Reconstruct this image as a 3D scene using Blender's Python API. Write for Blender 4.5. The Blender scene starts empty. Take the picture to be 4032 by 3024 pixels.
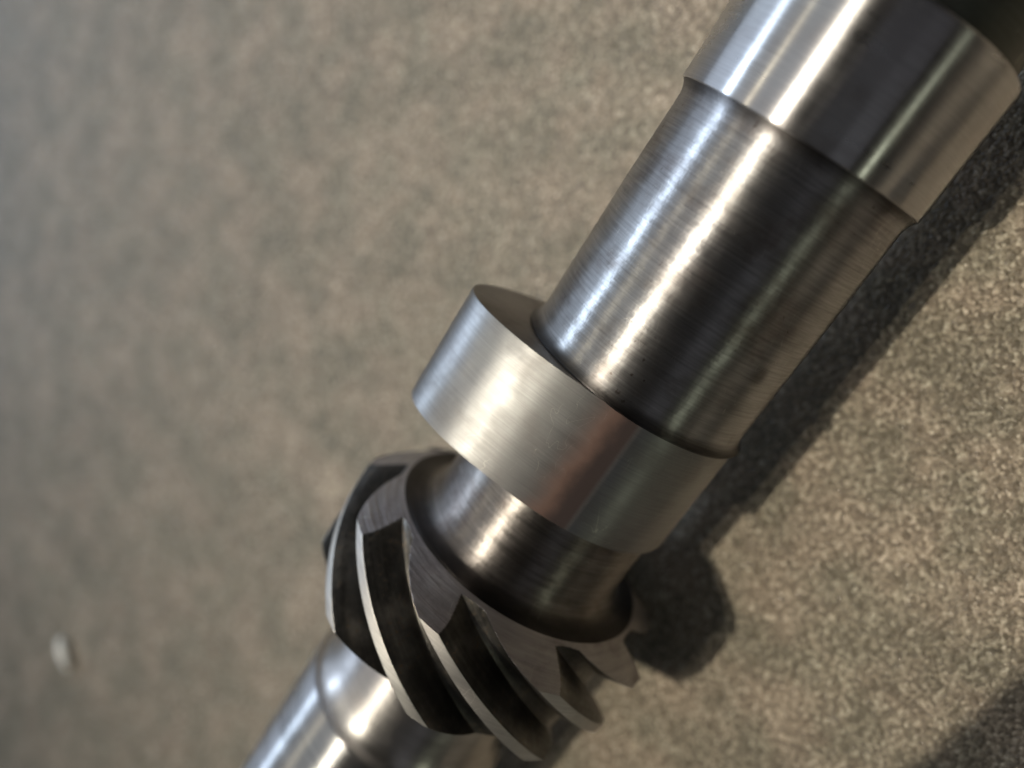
import bpy, bmesh, math, random
import numpy as np
from mathutils import Matrix, Vector

S = 0.015            # one model unit = radius of the plain shaft = 15 mm
H = 1.60             # height of the shaft axis above the ground (in units)
PHI = 20.0           # angles below are measured from the camera's foot; this turns them to the vertical
random.seed(7)
np.random.seed(7)
scene = bpy.context.scene
COL = scene.collection

# ------------------------------------------------------------------ camera
cam_d = bpy.data.cameras.new('camera')
cam = bpy.data.objects.new('camera', cam_d)
COL.objects.link(cam)
Rw = [[0.50786, 0.79025, 0.3429], [-0.66251, 0.61272, -0.43088], [-0.55061, -0.00835, 0.83472]]
Cw = [0.0, -2.3347, 8.0146]
m = Matrix(Rw).to_4x4()
m.translation = Vector(Cw) * S
cam.matrix_world = m
cam_d.sensor_fit = 'HORIZONTAL'
cam_d.sensor_width = 36.0
cam_d.lens = 3200.0 / 4032.0 * 36.0
cam_d.clip_start = 0.002
cam_d.clip_end = 50.0
cam_d.dof.use_dof = True
cam_d.dof.focus_distance = 6.05 * S
cam_d.dof.aperture_fstop = cam_d.lens / 1000.0 / (0.21 * S)
cam_d.dof.aperture_blades = 0
scene.camera = cam

# ------------------------------------------------------------------ world and lamps
w = bpy.data.worlds.new('World')
scene.world = w
w.use_nodes = True
bg = w.node_tree.nodes['Background']
bg.inputs['Color'].default_value = (1.0, 0.92, 0.84, 1)
bg.inputs['Strength'].default_value = 0.020

def lamp(name, direction, dist, size, power, color, size_y=None, spread=180.0, aim=None):
    d = Vector(direction).normalized()
    ld = bpy.data.lights.new(name, 'AREA')
    ld.shape = 'DISK' if size_y is None else 'RECTANGLE'
    ld.size = size
    if size_y is not None:
        ld.size_y = size_y
    ld.energy = power
    ld.color = color
    o = bpy.data.objects.new(name, ld)
    COL.objects.link(o)
    tgt = Vector((-2.0 * S, 0, 0))
    o.location = tgt + d * dist
    ld.spread = math.radians(spread)
    back = d if aim is None else (o.location - Vector(aim)).normalized()
    o.rotation_euler = back.to_track_quat('Z', 'Y').to_euler()
    return o

T = lambda a: math.tan(math.radians(a))
AIM = (0.08, -0.08, 0.0)
lamp('ceiling_lamp_main', (-0.21, T(7.4), 1), 2.0, 0.032, 0.52, (1.0, 0.90, 0.72), None, 23.0, AIM)
lamp('ceiling_lamp_second', (-0.21, T(3.0), 1), 2.0, 0.032, 0.075, (1.0, 0.90, 0.72), None, 23.0, AIM)
lamp('ceiling_lamp_third', (-0.15, T(35), 1), 2.2, 0.03, 2.0, (1.0, 0.86, 0.58))
lamp('window_bright_pane', (-0.25, T(57), 1), 1.8, 0.20, 9.0, (0.70, 0.84, 1.0), 0.18)
# the bright ceiling and wall of the room on the left, big, dim and even, and the paler wall low down below it
lamp('bright_ceiling', (-0.05, T(30), 1), 2.6, 5.0, 21.0, (0.95, 0.98, 1.0), 2.5)
lamp('pale_wall', (-0.1, T(74), 1), 2.6, 3.8, 16.0, (0.74, 0.85, 1.0), 1.3)
lamp('far_lamp', (-0.2, -T(73), 1), 2.2, 0.14, 1.3, (0.95, 1.0, 0.72))
lamp('dim_far_ceiling', (-0.1, -T(38), 1), 2.6, 3.6, 2.4, (0.92, 0.93, 1.0), 2.2)

scene.view_settings.view_transform = 'Standard'
scene.view_settings.look = 'None'
scene.view_settings.exposure = 0.0
scene.view_settings.gamma = 1.0
scene.view_settings.use_curve_mapping = False
scene.render.engine = 'CYCLES'
scene.cycles.max_bounces = 8

# ------------------------------------------------------------------ node helpers
class NT:
    def __init__(self, name):
        self.mat = bpy.data.materials.new(name)
        self.mat.use_nodes = True
        self.t = self.mat.node_tree
        self.b = self.t.nodes['Principled BSDF']
    def n(self, typ, **kw):
        nd = self.t.nodes.new(typ)
        for k, v in kw.items():
            setattr(nd, k, v)
        return nd
    def l(self, a, b):
        self.t.links.new(a, b)
    def val(self, x, sock):
        if isinstance(x, (int, float)):
            sock.default_value = x
        elif isinstance(x, (tuple, list)):
            sock.default_value = x
        else:
            self.l(x, sock)
    def math(self, op, a, b=0.0, c=0.0, clamp=False):
        nd = self.n('ShaderNodeMath', operation=op, use_clamp=clamp)
        self.val(a, nd.inputs[0]); self.val(b, nd.inputs[1]); self.val(c, nd.inputs[2])
        return nd.outputs[0]
    def noise(self, vec, scale, detail=3.0, rough=0.55, dist=0.0):
        nd = self.n('ShaderNodeTexNoise')
        self.l(vec, nd.inputs['Vector'])
        nd.inputs['Scale'].default_value = scale
        nd.inputs['Detail'].default_value = detail
        nd.inputs['Roughness'].default_value = rough
        nd.inputs['Distortion'].default_value = dist
        return nd.outputs['Fac']
    def ramp(self, fac, stops):
        nd = self.n('ShaderNodeValToRGB')
        self.l(fac, nd.inputs['Fac'])
        e = nd.color_ramp.elements
        while len(e) < len(stops):
            e.new(0.5)
        for el, (p, c) in zip(e, stops):
            el.position = p
            el.color = (c, c, c, 1) if isinstance(c, (int, float)) else tuple(c) + (1,)
        return nd.outputs['Color']
    def mix(self, fac, a, b, blend='MIX'):
        nd = self.n('ShaderNodeMix', data_type='RGBA', blend_type=blend)
        self.val(fac, nd.inputs['Factor'])
        for x, s in ((a, nd.inputs[6]), (b, nd.inputs[7])):
            if isinstance(x, (tuple, list)):
                s.default_value = tuple(x) + ((1,) if len(x) == 3 else ())
            else:
                self.l(x, s)
        return nd.outputs[2]
    def mapr(self, x, a, b, c, d, smooth=False):
        nd = self.n('ShaderNodeMapRange')
        if smooth:
            nd.interpolation_type = 'SMOOTHSTEP'
        self.l(x, nd.inputs['Value'])
        for k, v in (('From Min', a), ('From Max', b), ('To Min', c), ('To Max', d)):
            nd.inputs[k].default_value = v
        return nd.outputs['Result']
    def combine(self, x, y, z):
        nd = self.n('ShaderNodeCombineXYZ')
        self.val(x, nd.inputs[0]); self.val(y, nd.inputs[1]); self.val(z, nd.inputs[2])
        return nd.outputs[0]

def polar(t):
    """axial position (units), angle (radians, in the photo-fit frame) and the plain object coordinates"""
    tc = t.n('ShaderNodeTexCoord')
    sp = t.n('ShaderNodeSeparateXYZ')
    t.l(tc.outputs['Object'], sp.inputs[0])
    x = t.math('DIVIDE', sp.outputs[0], S)
    th = t.math('ARCTAN2', sp.outputs[1], sp.outputs[2])
    return tc.outputs['Object'], x, th

def steel(name, base=(0.60, 0.58, 0.56), rough=0.30, aniso=0.9, groove=0.5, groove_w=0.012,
          stain=0.35, stain_col=(0.30, 0.25, 0.22), specks=0.0, hook=None, depth=0.004, streak=0.82):
    t = NT(name)
    obj, x, th = polar(t)
    v = t.combine(t.math('DIVIDE', x, groove_w), t.math('MULTIPLY', th, 2.2), 0.0)
    fine = t.noise(v, 1.0, 3.0, 0.6)
    v2 = t.combine(t.math('DIVIDE', x, groove_w * 6), t.math('MULTIPLY', th, 1.2), 3.0)
    broad = t.noise(v2, 1.0, 2.0, 0.5)
    blot = t.noise(obj, 1.0 / (0.45 * S), 5.0, 0.62)
    micro = t.noise(obj, 1.0 / (0.03 * S), 2.0, 0.6)
    sf = t.math('MULTIPLY', t.mapr(blot, 0.46, 0.72, 0.0, 1.0, True), stain)
    col = t.mix(sf, base, stain_col)
    tint = t.noise(obj, 1.0 / (1.4 * S), 2.0, 0.5)
    col = t.mix(t.mapr(tint, 0.4, 0.65, 0.0, 0.35), col, tuple(c * k for c, k in zip(base, (0.86, 0.80, 0.86))))
    shade = t.mapr(t.math('ADD', t.math('MULTIPLY', fine, 0.7), t.math('MULTIPLY', broad, 0.3)), 0.33, 0.67, streak, 1.10)
    col = t.mix(1.0, col, t.combine(shade, shade, shade), 'MULTIPLY')
    if specks:
        sp = t.noise(obj, 1.0 / (0.055 * S), 1.0, 0.5)
        area = t.noise(obj, 1.0 / (0.9 * S), 1.0, 0.5)
        sm = t.math('MULTIPLY', t.mapr(sp, 0.70, 0.76, 0.0, 1.0), t.mapr(area, 0.5, 0.62, 0.0, specks))
        col = t.mix(sm, col, (0.10, 0.06, 0.045))
    sv = t.combine(t.math('MULTIPLY', x, 0.9), t.math('MULTIPLY', th, 2.6), 7.0)
    sn = t.noise(sv, 2.2, 2.0, 0.5, 0.6)
    hair = t.mapr(t.math('ABSOLUTE', t.math('SUBTRACT', sn, 0.5)), 0.0, 0.0035, 1.0, 0.0)
    brk = t.noise(obj, 1.0 / (0.28 * S), 2.0, 0.5)
    hair = t.math('MULTIPLY', hair, t.mapr(brk, 0.52, 0.60, 0.0, 0.55))
    col = t.mix(hair, col, (0.80, 0.78, 0.74))
    smudge = t.noise(obj, 1.0 / (0.8 * S), 4.0, 0.65, 0.8)
    r = t.math('ADD', t.math('ADD', t.mapr(blot, 0.3, 0.7, rough * 0.88, rough * 1.15), t.mapr(smudge, 0.5, 0.7, 0.0, 0.09, True)), t.mapr(broad, 0.3, 0.7, -0.03, 0.03))
    if hook:
        col, r, met = hook(t, x, th, col, r, blot)
        t.val(met, t.b.inputs['Metallic'])
    else:
        t.b.inputs['Metallic'].default_value = 1.0
    t.l(col, t.b.inputs['Base Color'])
    t.l(r, t.b.inputs['Roughness'])
    t.b.inputs['Anisotropic'].default_value = aniso
    if aniso > 0:
        t.l(t.combine(1.0, 0.0, 0.0), t.b.inputs['Tangent'])
    hsum = t.math('ADD', t.math('MULTIPLY', fine, 1.0), t.math('MULTIPLY', broad, 1.6))
    hsum = t.math('ADD', hsum, t.math('MULTIPLY', micro, 0.12))
    bp = t.n('ShaderNodeBump')
    bp.inputs['Strength'].default_value = groove
    bp.inputs['Distance'].default_value = depth * S
    t.l(hsum, bp.inputs['Height'])
    t.l(bp.outputs[0], t.b.inputs['Normal'])
    return t.mat

RAD = math.radians
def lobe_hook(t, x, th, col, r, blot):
    # copper-brown reflection painted on the lobe flank, hard edge where the base circle begins
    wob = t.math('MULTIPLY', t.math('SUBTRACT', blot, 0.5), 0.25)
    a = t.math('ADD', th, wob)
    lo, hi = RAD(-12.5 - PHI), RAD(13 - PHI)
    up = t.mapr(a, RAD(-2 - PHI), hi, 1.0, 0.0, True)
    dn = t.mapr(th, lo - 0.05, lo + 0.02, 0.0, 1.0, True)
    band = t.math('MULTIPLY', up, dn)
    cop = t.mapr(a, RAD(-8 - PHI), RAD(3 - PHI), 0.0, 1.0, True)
    reflc = t.mix(cop, (0.12, 0.088, 0.085), (0.40, 0.25, 0.205))
    return t.mix(t.math('MULTIPLY', band, 0.95), col, reflc), r, t.mapr(band, 0.0, 1.0, 1.0, 0.72)

def shaft_hook(t, x, th, col, r, blot):
    # one dark oil spot
    dx = t.math('SUBTRACT', x, -1.085)
    dt = t.math('SUBTRACT', th, RAD(-47.2 - PHI))
    d = t.math('SQRT', t.math('ADD', t.math('MULTIPLY', dx, dx), t.math('MULTIPLY', dt, dt)))
    d = t.math('ADD', d, t.math('MULTIPLY', t.math('SUBTRACT', blot, 0.5), 0.06))
    f = t.mapr(d, 0.02, 0.11, 0.5, 0.0, True)
    col = t.mix(f, col, (0.05, 0.045, 0.04))
    # shade and dark reflections painted near black into the two creases
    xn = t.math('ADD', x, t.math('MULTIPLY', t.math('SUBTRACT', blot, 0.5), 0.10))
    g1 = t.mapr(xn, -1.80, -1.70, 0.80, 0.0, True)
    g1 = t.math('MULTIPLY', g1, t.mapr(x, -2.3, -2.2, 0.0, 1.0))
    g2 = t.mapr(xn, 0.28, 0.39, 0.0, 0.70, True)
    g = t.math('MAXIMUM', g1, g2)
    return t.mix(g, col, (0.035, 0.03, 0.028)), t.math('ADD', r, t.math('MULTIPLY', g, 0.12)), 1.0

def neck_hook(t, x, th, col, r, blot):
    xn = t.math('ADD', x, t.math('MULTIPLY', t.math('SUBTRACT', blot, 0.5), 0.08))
    g = t.mapr(xn, -3.70, -3.62, 0.90, 0.0, True)  # shade of the fillet by the gear face, painted dark
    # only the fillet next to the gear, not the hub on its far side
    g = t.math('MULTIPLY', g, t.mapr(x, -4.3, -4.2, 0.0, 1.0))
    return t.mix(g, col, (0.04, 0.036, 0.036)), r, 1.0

M_journal = steel('polished_journal_steel', (0.55, 0.555, 0.565), 0.30, 1.0, 0.12, 0.012, 0.35, (0.38, 0.34, 0.33))
M_shaft = steel('turned_shaft_steel', (0.49, 0.49, 0.50), 0.43, 1.0, 0.8, 0.022, 0.6, (0.28, 0.235, 0.21), 0.7, shaft_hook, 0.007, 0.66)
M_neck = steel('turned_neck_steel', (0.39, 0.37, 0.35), 0.47, 0.97, 0.9, 0.028, 0.8, (0.21, 0.165, 0.14), 0.6, neck_hook, 0.009, 0.60)
M_hub = steel('bright_hub_steel', (0.56, 0.55, 0.54), 0.36, 0.8, 0.3, 0.016, 0.35, (0.36, 0.32, 0.29))
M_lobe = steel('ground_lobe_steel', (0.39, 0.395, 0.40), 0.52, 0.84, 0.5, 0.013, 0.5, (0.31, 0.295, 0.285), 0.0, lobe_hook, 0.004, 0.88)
M_face = steel('dull_machined_face_steel', (0.25, 0.235, 0.22), 0.42, 0.0, 0.15, 0.02, 0.5, (0.17, 0.145, 0.13))
M_dark = steel('shade_darkened_steel', (0.085, 0.095, 0.09), 0.45, 0.4, 0.4, 0.02, 0.5, (0.05, 0.05, 0.045))  # base colour darkened to carry the shadow over the far shaft section
M_cone = steel('gear_face_steel', (0.45, 0.43, 0.435), 0.47, 0.0, 1.0, 0.025, 0.7, (0.20, 0.17, 0.165), 0.5, None, 0.010, 0.75)
M_land = steel('tooth_land_steel', (0.58, 0.57, 0.55), 0.48, 0.0, 0.3, 0.014, 0.4, (0.36, 0.32, 0.28))

def plain(name, col, rough, metallic=0.0, noise_amt=0.15):
    t = NT(name)
    tc = t.n('ShaderNodeTexCoord')
    nz = t.noise(tc.outputs['Object'], 1.0 / (0.2 * S), 3.0, 0.6)
    k = t.mapr(nz, 0.3, 0.7, 1 - noise_amt, 1 + noise_amt)
    t.l(t.mix(1.0, tuple(col), t.combine(k, k, k), 'MULTIPLY'), t.b.inputs['Base Color'])
    t.b.inputs['Roughness'].default_value = rough
    t.b.inputs['Metallic'].default_value = metallic
    return t.mat

def flank_mat():
    t = NT('oily_tooth_flank')
    obj, x, th = polar(t)
    # cutter marks follow the helix
    u = t.math('SUBTRACT', th, t.math('MULTIPLY', x, RAD(67.0)))
    cut = t.noise(t.combine(t.math('MULTIPLY', u, 30.0), t.math('MULTIPLY', x, 1.6), 0.0), 1.0, 3.0, 0.6)
    a = t.noise(obj, 1.0 / (0.5 * S), 4.0, 0.6)
    b = t.noise(obj, 1.0 / (0.045 * S), 3.0, 0.65)
    col = t.ramp(a, [(0.35, (0.05, 0.048, 0.046)), (0.52, (0.10, 0.096, 0.092)), (0.70, (0.22, 0.21, 0.195))])
    k = t.mapr(cut, 0.3, 0.7, 0.75, 1.2)
    col = t.mix(1.0, col, t.combine(k, k, k), 'MULTIPLY')
    rust = t.math('MULTIPLY', t.mapr(b, 0.58, 0.66, 0, 1), t.mapr(a, 0.44, 0.58, 0, 0.85))
    col = t.mix(rust, col, (0.20, 0.15, 0.11))
    t.l(col, t.b.inputs['Base Color'])
    t.b.inputs['Metallic'].default_value = 0.9
    t.l(t.mapr(b, 0.3, 0.7, 0.30, 0.52), t.b.inputs['Roughness'])
    bp = t.n('ShaderNodeBump')
    bp.inputs['Strength'].default_value = 0.45
    bp.inputs['Distance'].default_value = 0.008 * S
    t.l(t.math('ADD', cut, t.math('MULTIPLY', b, 0.5)), bp.inputs['Height'])
    t.l(bp.outputs[0], t.b.inputs['Normal'])
    return t.mat
M_flank = flank_mat()
M_grime = plain('black_oily_grime', (0.022, 0.020, 0.020), 0.40, 0.5)

def ground_mat():
    t = NT('gritty_grey_brown_ground')
    tc = t.n('ShaderNodeTexCoord')
    o = tc.outputs['Object']
    def grains(size, rnd=1.0):
        v = t.n('ShaderNodeTexVoronoi', feature='F1', distance='EUCLIDEAN')
        wob = t.n('ShaderNodeTexNoise')
        t.l(o, wob.inputs['Vector'])
        wob.inputs['Scale'].default_value = 1.0 / (size * 1.5 * S)
        wv = t.n('ShaderNodeVectorMath', operation='MULTIPLY_ADD')
        t.l(wob.outputs['Color'], wv.inputs[0])
        wv.inputs[1].default_value = (size * S * 0.9,) * 3
        t.l(o, wv.inputs[2])
        t.l(wv.outputs[0], v.inputs['Vector'])
        v.inputs['Scale'].default_value = 1.0 / (size * S)
        v.inputs['Randomness'].default_value = rnd
        sp = t.n('ShaderNodeSeparateColor')
        t.l(v.outputs['Color'], sp.inputs[0])
        return v.outputs['Distance'], sp.outputs[0], sp.outputs[1]
    d1, r1, q1 = grains(0.032)
    g = t.noise(o, 1.0 / (0.052 * S), 4.0, 0.68)
    g2 = t.noise(o, 1.0 / (0.75 * S), 5.0, 0.60)
    bl = t.noise(o, 1.0 / (1.5 * S), 4.0, 0.58)
    hue = t.noise(o, 1.0 / (0.75 * S), 3.0, 0.55)
    mixg = t.math('ADD', t.math('MULTIPLY', r1, 0.42), t.math('MULTIPLY', g, 0.58))
    base = t.ramp(mixg, [(0.20, (0.105, 0.087, 0.066)), (0.50, (0.238, 0.203, 0.158)), (0.66, (0.39, 0.34, 0.27)), (0.80, (0.72, 0.66, 0.55))])
    warm = t.mix(t.mapr(hue, 0.40, 0.60, 0, 1), (0.975, 1.003, 0.975), (1.03, 0.99, 0.975))
    col = t.mix(1.0, base, warm, 'MULTIPLY')
    k = t.math('MULTIPLY', t.mapr(g2, 0.30, 0.70, 0.79, 1.19), t.mapr(bl, 0.3, 0.7, 0.88, 1.10))
    col = t.mix(1.0, col, t.combine(k, k, k), 'MULTIPLY')
    t.l(col, t.b.inputs['Base Color'])
    t.l(t.mapr(q1, 0.0, 1.0, 0.20, 0.60), t.b.inputs['Roughness'])
    t.b.inputs['Specular IOR Level'].default_value = 0.5
    bp = t.n('ShaderNodeBump')
    bp.inputs['Strength'].default_value = 0.9
    bp.inputs['Distance'].default_value = 0.022 * S
    hgt = t.math('SUBTRACT', t.math('ADD', t.math('MULTIPLY', q1, 0.5), t.math('MULTIPLY', g2, 0.8)), t.math('MULTIPLY', d1, 0.9))
    hgt = t.math('ADD', hgt, t.math('MULTIPLY', g, 0.5))
    t.l(hgt, bp.inputs['Height'])
    t.l(bp.outputs[0], t.b.inputs['Normal'])
    return t.mat

# ------------------------------------------------------------------ ground
def mesh_obj(name, verts, faces, mats, parent=None, loc=(0, 0, 0), smooth=True, fm=None, sharp=None):
    me = bpy.data.meshes.new(name)
    me.from_pydata([tuple(v) for v in verts], [], faces)
    for mt in (mats if isinstance(mats, (list, tuple)) else [mats]):
        me.materials.append(mt)
    me.polygons.foreach_set('use_smooth', [smooth] * len(me.polygons))
    if fm is not None:
        me.polygons.foreach_set('material_index', fm)
    me.update()
    if sharp is not None:
        me.set_sharp_from_angle(angle=math.radians(sharp))
    o = bpy.data.objects.new(name, me)
    COL.objects.link(o)
    o.location = loc
    if parent is not None:
        o.parent = parent
    return o

G = 1.6
N = 24
gv = [((i / N * 2 - 1) * G, (j / N * 2 - 1) * G, 0) for j in range(N + 1) for i in range(N + 1)]
gf = [(j * (N + 1) + i, j * (N + 1) + i + 1, (j + 1) * (N + 1) + i + 1, (j + 1) * (N + 1) + i)
      for j in range(N) for i in range(N)]
ground = mesh_obj('ground', gv, gf, ground_mat())
ground['kind'] = 'structure'

# ------------------------------------------------------------------ camshaft
root = bpy.data.objects.new('camshaft', None)
COL.objects.link(root)
root.empty_display_size = 0.01
root['label'] = 'polished steel camshaft with cam lobes and helical drive gear lying on the ground'
root['category'] = 'camshaft'
AX = (0, 0, H * S)

def arc(x0, r0, x1, r1, n=10, concave=True, p=2.2):
    """profile points from (x0,r0) to (x1,r1); concave: leaves the first end tangent to the axis"""
    out = []
    for i in range(n + 1):
        t = i / n
        out.append((x0 + (x1 - x0) * (math.sin(t * math.pi / 2) if p == 0 else t),
                    r0 + (r1 - r0) * ((1 - math.cos(t * math.pi / 2)) if p == 0 else t ** p)))
    return out

def revolve(name, prof, mat, seg=288, sharp=28, parent=root):
    th = np.linspace(0, 2 * math.pi, seg, endpoint=False)
    vs = []
    for x, r in prof:
        for a in th:
            vs.append((x * S, r * math.sin(a) * S, r * math.cos(a) * S))
    fs = []
    for i in range(len(prof) - 1):
        for j in range(seg):
            k = (j + 1) % seg
            fs.append((i * seg + j, i * seg + k, (i + 1) * seg + k, (i + 1) * seg + j))
    # profile runs towards -x: outward winding
    return mesh_obj(name, vs, fs, mat, parent, AX, True, None, sharp)

# bearing journal at the upper end
RJ = 1.045
revolve('bearing_journal', [(1.445, 0.93), (1.445, 1.015), (1.425, 1.038), (1.40, RJ), (0.40, RJ), (0.392, 1.038), (0.390, 1.022)], M_journal)
# shaft with run-out fillets to the journal and to the lobe
prof = [(0.391, 1.03)] + [(x, r) for x, r in reversed(arc(0.27, 0.990, 0.388, 1.030, 8, p=2.0))]
prof += [(x, 1.0 - 0.010 * max(0.0, (x + 0.6) / 0.85) ** 1.5) for x in np.linspace(0.24, -1.58, 26)]
prof += arc(-1.64, 1.0, -1.80, 1.055, 12, p=3.0) + [(-1.812, 1.055), (-1.83, 1.04), (-1.84, 0.97)]
revolve('shaft', prof, M_shaft)

# cam lobes
def lobe_r(delta, base=1.02):
    d = abs((delta + 180) % 360 - 180)
    ks = [0, 6, 12, 20, 30, 40, 52, 66, 82, 100, 180]
    vs = [1.605, 1.582, 1.520, 1.415, 1.285, 1.180, 1.095, 1.045, 1.023, 1.02, 1.02]
    # Catmull-Rom through the measured lift curve
    i = max(k for k in range(len(ks) - 1) if ks[k] <= d)
    x0, x1 = ks[i], ks[i + 1]
    def sl(k):
        if k == 0 or k >= len(ks) - 2:
            return 0.0
        return (vs[k + 1] - vs[k - 1]) / (ks[k + 1] - ks[k - 1])
    hh = x1 - x0
    t = (d - x0) / hh
    v = ((2*t**3-3*t**2+1)*vs[i] + (t**3-2*t**2+t)*hh*sl(i) + (-2*t**3+3*t**2)*vs[i+1] + (t**3-t**2)*hh*sl(i+1))
    return v + base - 1.02

def cam_lobe(x1, x0, nose_deg, mat=M_lobe, name='cam_lobe', scale=1.0):
    """x1 > x0; nose angle in the photo-fit frame. Surface, bevels and both end faces"""
    seg = 360
    bev = 0.012
    rows = [(x1, -0.72), (x1, -bev), (x1 - bev * 0.3, -bev * 0.3), (x1 - bev, 0)]
    rows += [(x, 0) for x in np.linspace(x1 - bev - 0.02, x0 + bev + 0.02, 8)]
    rows += [(x0 + bev, 0), (x0 + bev * 0.3, -bev * 0.3), (x0, -bev), (x0, -0.72)]
    vs = []
    for k, (x, o) in enumerate(rows):
        for j in range(seg):
            a = j / seg * 360
            r = lobe_r(a - (nose_deg - PHI)) * scale
            r = r + o if o > -0.5 else 0.55
            vs.append((x * S, r * math.sin(RAD(a)) * S, r * math.cos(RAD(a)) * S))
    fs, fm = [], []
    for i in range(len(rows) - 1):
        for j in range(seg):
            k = (j + 1) % seg
            fs.append((i * seg + j, i * seg + k, (i + 1) * seg + k, (i + 1) * seg + j))
            fm.append(1 if i in (0, len(rows) - 2) else 0)
    return mesh_obj(name, vs, fs, [mat, M_face], root, AX, True, fm, 30)

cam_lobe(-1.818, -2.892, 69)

# neck between lobe and gear, flaring into the gear face
prof = [(x, 0.94) for x in np.linspace(-2.88, -3.50, 12)]
prof += [(-3.50 - 0.185 * math.sin(a), 0.94 + 0.17 * (1 - math.cos(a))) for a in np.linspace(0.1, math.pi / 2 * 0.96, 16)]
prof += [(-3.694, 1.14), (-3.700, 1.18), (-3.706, 1.22), (-3.714, 1.234), (-3.735, 1.22)]
revolve('neck', prof, M_neck)

# helical gear
RO, RR = 1.60, 1.285
XF, XFO, XBO, XB = -3.712, -3.945, -4.735, -4.90
KH = 67.0                     # degrees of twist per unit of length
NTEETH = 9
PITCH = 360.0 / NTEETH
C0 = 3.7                      # centre of one land at x = -4.0, photo-fit frame
def tooth_r(u):
    d = abs((u + PITCH / 2) % PITCH - PITCH / 2)
    if d <= 3.7:
        return RO
    if d <= 14.5:
        t = (d - 3.7) / (14.5 - 3.7)
        return RO + (RR - RO) * (t - 0.10 * math.sin(t * math.pi))
    t = min(1.0, (d - 14.5) / 5.5)
    return RR - 0.012 * math.sin(t * math.pi / 2)
def env_r(x):
    if x > XFO:
        return 1.235 + (RO - 1.235) * (XF - x) / (XF - XFO)
    if x < XBO:
        return RO - (RO - 1.22) * (XBO - x) / (XBO - XB)
    return RO
xs = np.concatenate([np.linspace(XF, XFO, 60), np.linspace(XFO, XBO, 110)[1:], np.linspace(XBO, XB, 30)[1:]])
PER = 84
us = np.arange(NTEETH * PER) / PER * PITCH - PITCH / 2
tr = np.array([tooth_r(u) for u in us])
nu = len(us)
def gear_part(name, cells, parent):
    """cells: list of (i, j, material)"""
    ids, vs, fs, fm = {}, [], [], []
    def vid(i, j):
        j %= nu
        if (i, j) not in ids:
            x = xs[i]
            r = min(tr[j], env_r(x))
            a = RAD(us[j] + C0 + (x + 4.0) * KH - PHI)
            ids[(i, j)] = len(vs)
            vs.append((x * S, r * math.sin(a) * S, r * math.cos(a) * S))
        return ids[(i, j)]
    for i, j, mt in cells:
        fs.append((vid(i, j), vid(i, j + 1), vid(i + 1, j + 1), vid(i + 1, j)))
        fm.append(mt)
    return mesh_obj(name, vs, fs, [M_cone, M_land, M_flank], parent, AX if parent is root else (0, 0, 0), True, fm, 50)
body_cells, tooth_cells = [], [[] for _ in range(NTEETH)]
for i in range(len(xs) - 1):
    xm = (xs[i] + xs[i + 1]) / 2
    e = env_r(xm)
    for j in range(nu):
        um = us[j] + PITCH / PER / 2
        t_ = tooth_r(um)
        d = abs((um + PITCH / 2) % PITCH - PITCH / 2)
        if e < t_ - 1e-4 or (t_ >= RO - 1e-4 and (xm > XFO or xm < XBO)):
            mt = 0
        elif t_ >= RO - 1e-4:
            mt = 1
        else:
            mt = 2
        if d < 14.5 and min(e, t_) > RR:
            tooth_cells[int((um + PITCH / 2) // PITCH) % NTEETH].append((i, j, mt))
        else:
            body_cells.append((i, j, mt))
gear = gear_part('helical_gear', body_cells, root)
for tc_ in tooth_cells:
    gear_part('tooth', tc_, gear)
# back of the gear, hub and fillet up to the next journal
prof = [(-4.885, 1.235), (-4.905, 1.22)]
prof += [(-4.92 - 0.22 * (1 - math.cos(a)), 0.93 + 0.27 * (1 - math.sin(a))) for a in np.linspace(0, math.pi / 2, 12)]
prof += [(x, 0.93) for x in np.linspace(-5.2, -5.68, 6)]
prof += [(-5.68 - 0.245 * math.sin(a), 0.93 + 0.125 * (1 - math.cos(a))) for a in np.linspace(0.1, math.pi / 2, 14)]
prof += [(-5.932, 1.07)]
revolve('hub', prof, M_hub)
R2 = 1.085
revolve('bearing_journal', [(-5.935, 1.0), (-5.937, 1.07), (-5.948, R2), (-8.35, R2), (-8.37, 1.06), (-8.38, 0.9)], M_journal)
# what goes on out of the frame, so that the shaft has real ends
revolve('shaft', [(-8.37, 0.96), (-8.5, 0.95), (-9.7, 0.95), (-9.8, 1.0), (-9.82, 1.04), (-10.9, 1.04), (-10.93, 1.0), (-10.93, 0.6), (-12.2, 0.6), (-12.23, 0.57), (-12.23, 0.001)], M_shaft)
cam_lobe(-8.75, -9.7, 60)
revolve('shaft', [(6.0, 0.001), (6.0, 0.62), (5.97, 0.65), (5.0, 0.65), (5.0, 0.9), (2.6, 0.93), (1.5, 0.95), (1.43, 0.97)], M_dark)
cam_lobe(3.6, 2.6, 200)

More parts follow.
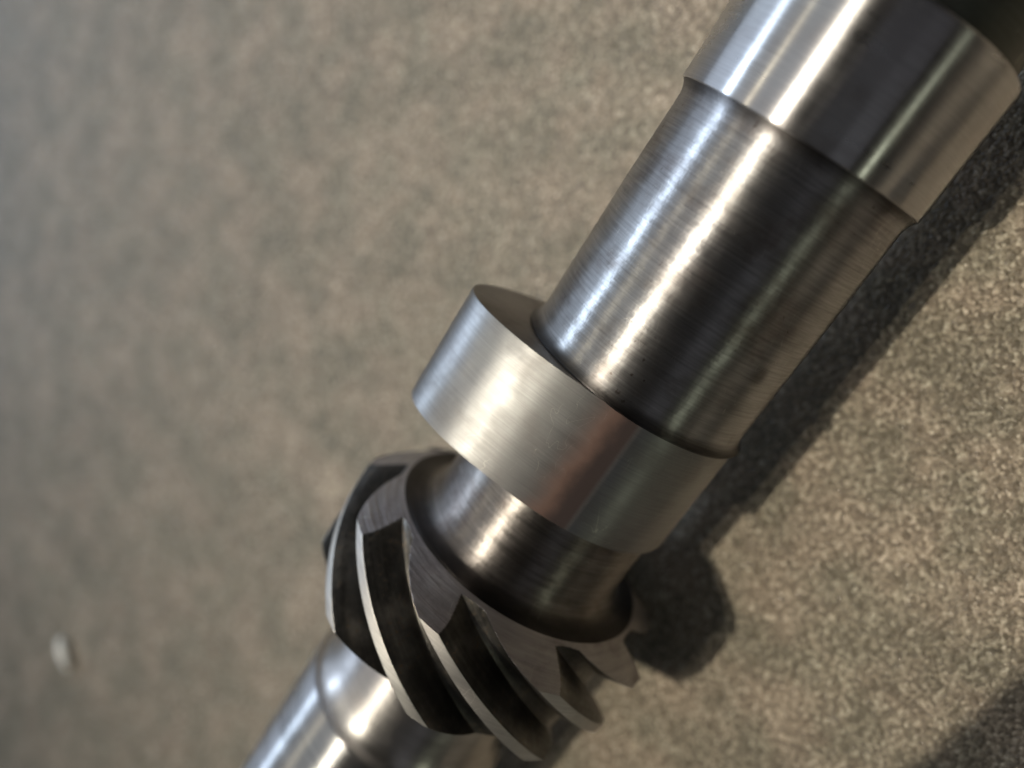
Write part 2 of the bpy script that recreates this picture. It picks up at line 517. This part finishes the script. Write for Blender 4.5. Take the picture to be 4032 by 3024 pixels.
# ------------------------------------------------------------------ small things
def blob(name, pts_r, mat, loc, rot, seg=14):
    vs, fs = [], []
    for x, r, oy, oz in pts_r:
        for j in range(seg):
            a = j / seg * 2 * math.pi
            k = 1 + 0.08 * math.sin(3 * a + x * 900)
            vs.append((x, oy + r * k * math.sin(a), oz + 0.75 * r * k * math.cos(a)))
    for i in range(len(pts_r) - 1):
        for j in range(seg):
            k = (j + 1) % seg
            fs.append((i * seg + j, i * seg + k, (i + 1) * seg + k, (i + 1) * seg + j))
    o = mesh_obj(name, vs, fs, mat, None, loc)
    o.rotation_euler = rot
    return o
prof = [(-0.30, 0.004), (-0.28, 0.06), (-0.2, 0.12), (-0.08, 0.155), (0.06, 0.16), (0.18, 0.135), (0.27, 0.07), (0.29, 0.004)]
chip = blob('white_chip', [(1.1 * x * S, 0.8 * r * S, 0.04 * math.sin(x * 7) * S, 0) for x, r in prof],
            plain('chalky_white', (0.96, 0.94, 0.88), 0.5, 0.0, 0.03), (-13.26 * S, 6.54 * S, 0.10 * S), (0, 0, math.radians(55)))
chip['label'] = 'tiny white oval chip lying on the bare ground away from the shaft'
chip['category'] = 'chip'

def slab(name, lx, ly, lz, rad, mat, bevel, parent=None, loc=(0, 0, 0), nseg=10):
    ring = []
    for cx, cy, a0 in ((lx/2-rad, ly/2-rad, 0), (-lx/2+rad, ly/2-rad, 90), (-lx/2+rad, -ly/2+rad, 180), (lx/2-rad, -ly/2+rad, 270)):
        for k in range(nseg + 1):
            a = math.radians(a0 + 90 * k / nseg)
            ring.append((cx, cy, math.cos(a), math.sin(a)))
    lv = [(-lz/2, -bevel), (-lz/2 + bevel, 0), (lz/2 - bevel, 0), (lz/2, -bevel)]
    vs = [(cx + (rad + o) * c, cy + (rad + o) * s_, z) for z, o in lv for cx, cy, c, s_ in ring]
    n = len(ring)
    fs = [(i*n+j, i*n+(j+1) % n, (i+1)*n+(j+1) % n, (i+1)*n+j) for i in range(3) for j in range(n)]
    fs += [tuple(reversed(range(n))), tuple(range(3*n, 4*n))]
    return mesh_obj(name, vs, fs, mat, parent, loc, False)
# the phone that takes the picture, held beside the view: its edge shades the lower right corner of the ground
ph = bpy.data.objects.new('smartphone', None)
COL.objects.link(ph)
TT = 9.6
ph.location = ((-2.9 - 0.21 * TT) * S, (-3.44 + T(7.4) * TT - 2.5) * S, TT * S)
ph.rotation_euler = (0, 0, math.radians(-1.5))
slab('phone_body', 0.160, 0.075, 0.008, 0.011, plain('black_phone_shell', (0.02, 0.02, 0.022), 0.35, 0.0), 0.0012, ph)
slab('screen', 0.152, 0.068, 0.0006, 0.008, plain('dark_screen_glass', (0.008, 0.008, 0.01), 0.08, 0.0, 0.02), 0.0002, ph, (0, 0, 0.0042))
slab('camera_bump', 0.030, 0.030, 0.002, 0.007, plain('black_bump', (0.03, 0.03, 0.033), 0.25), 0.0005, ph, (0.060, 0.018, -0.0048))
ph['label'] = 'black smartphone held level above the ground to the side of the shaft'
ph['category'] = 'phone'
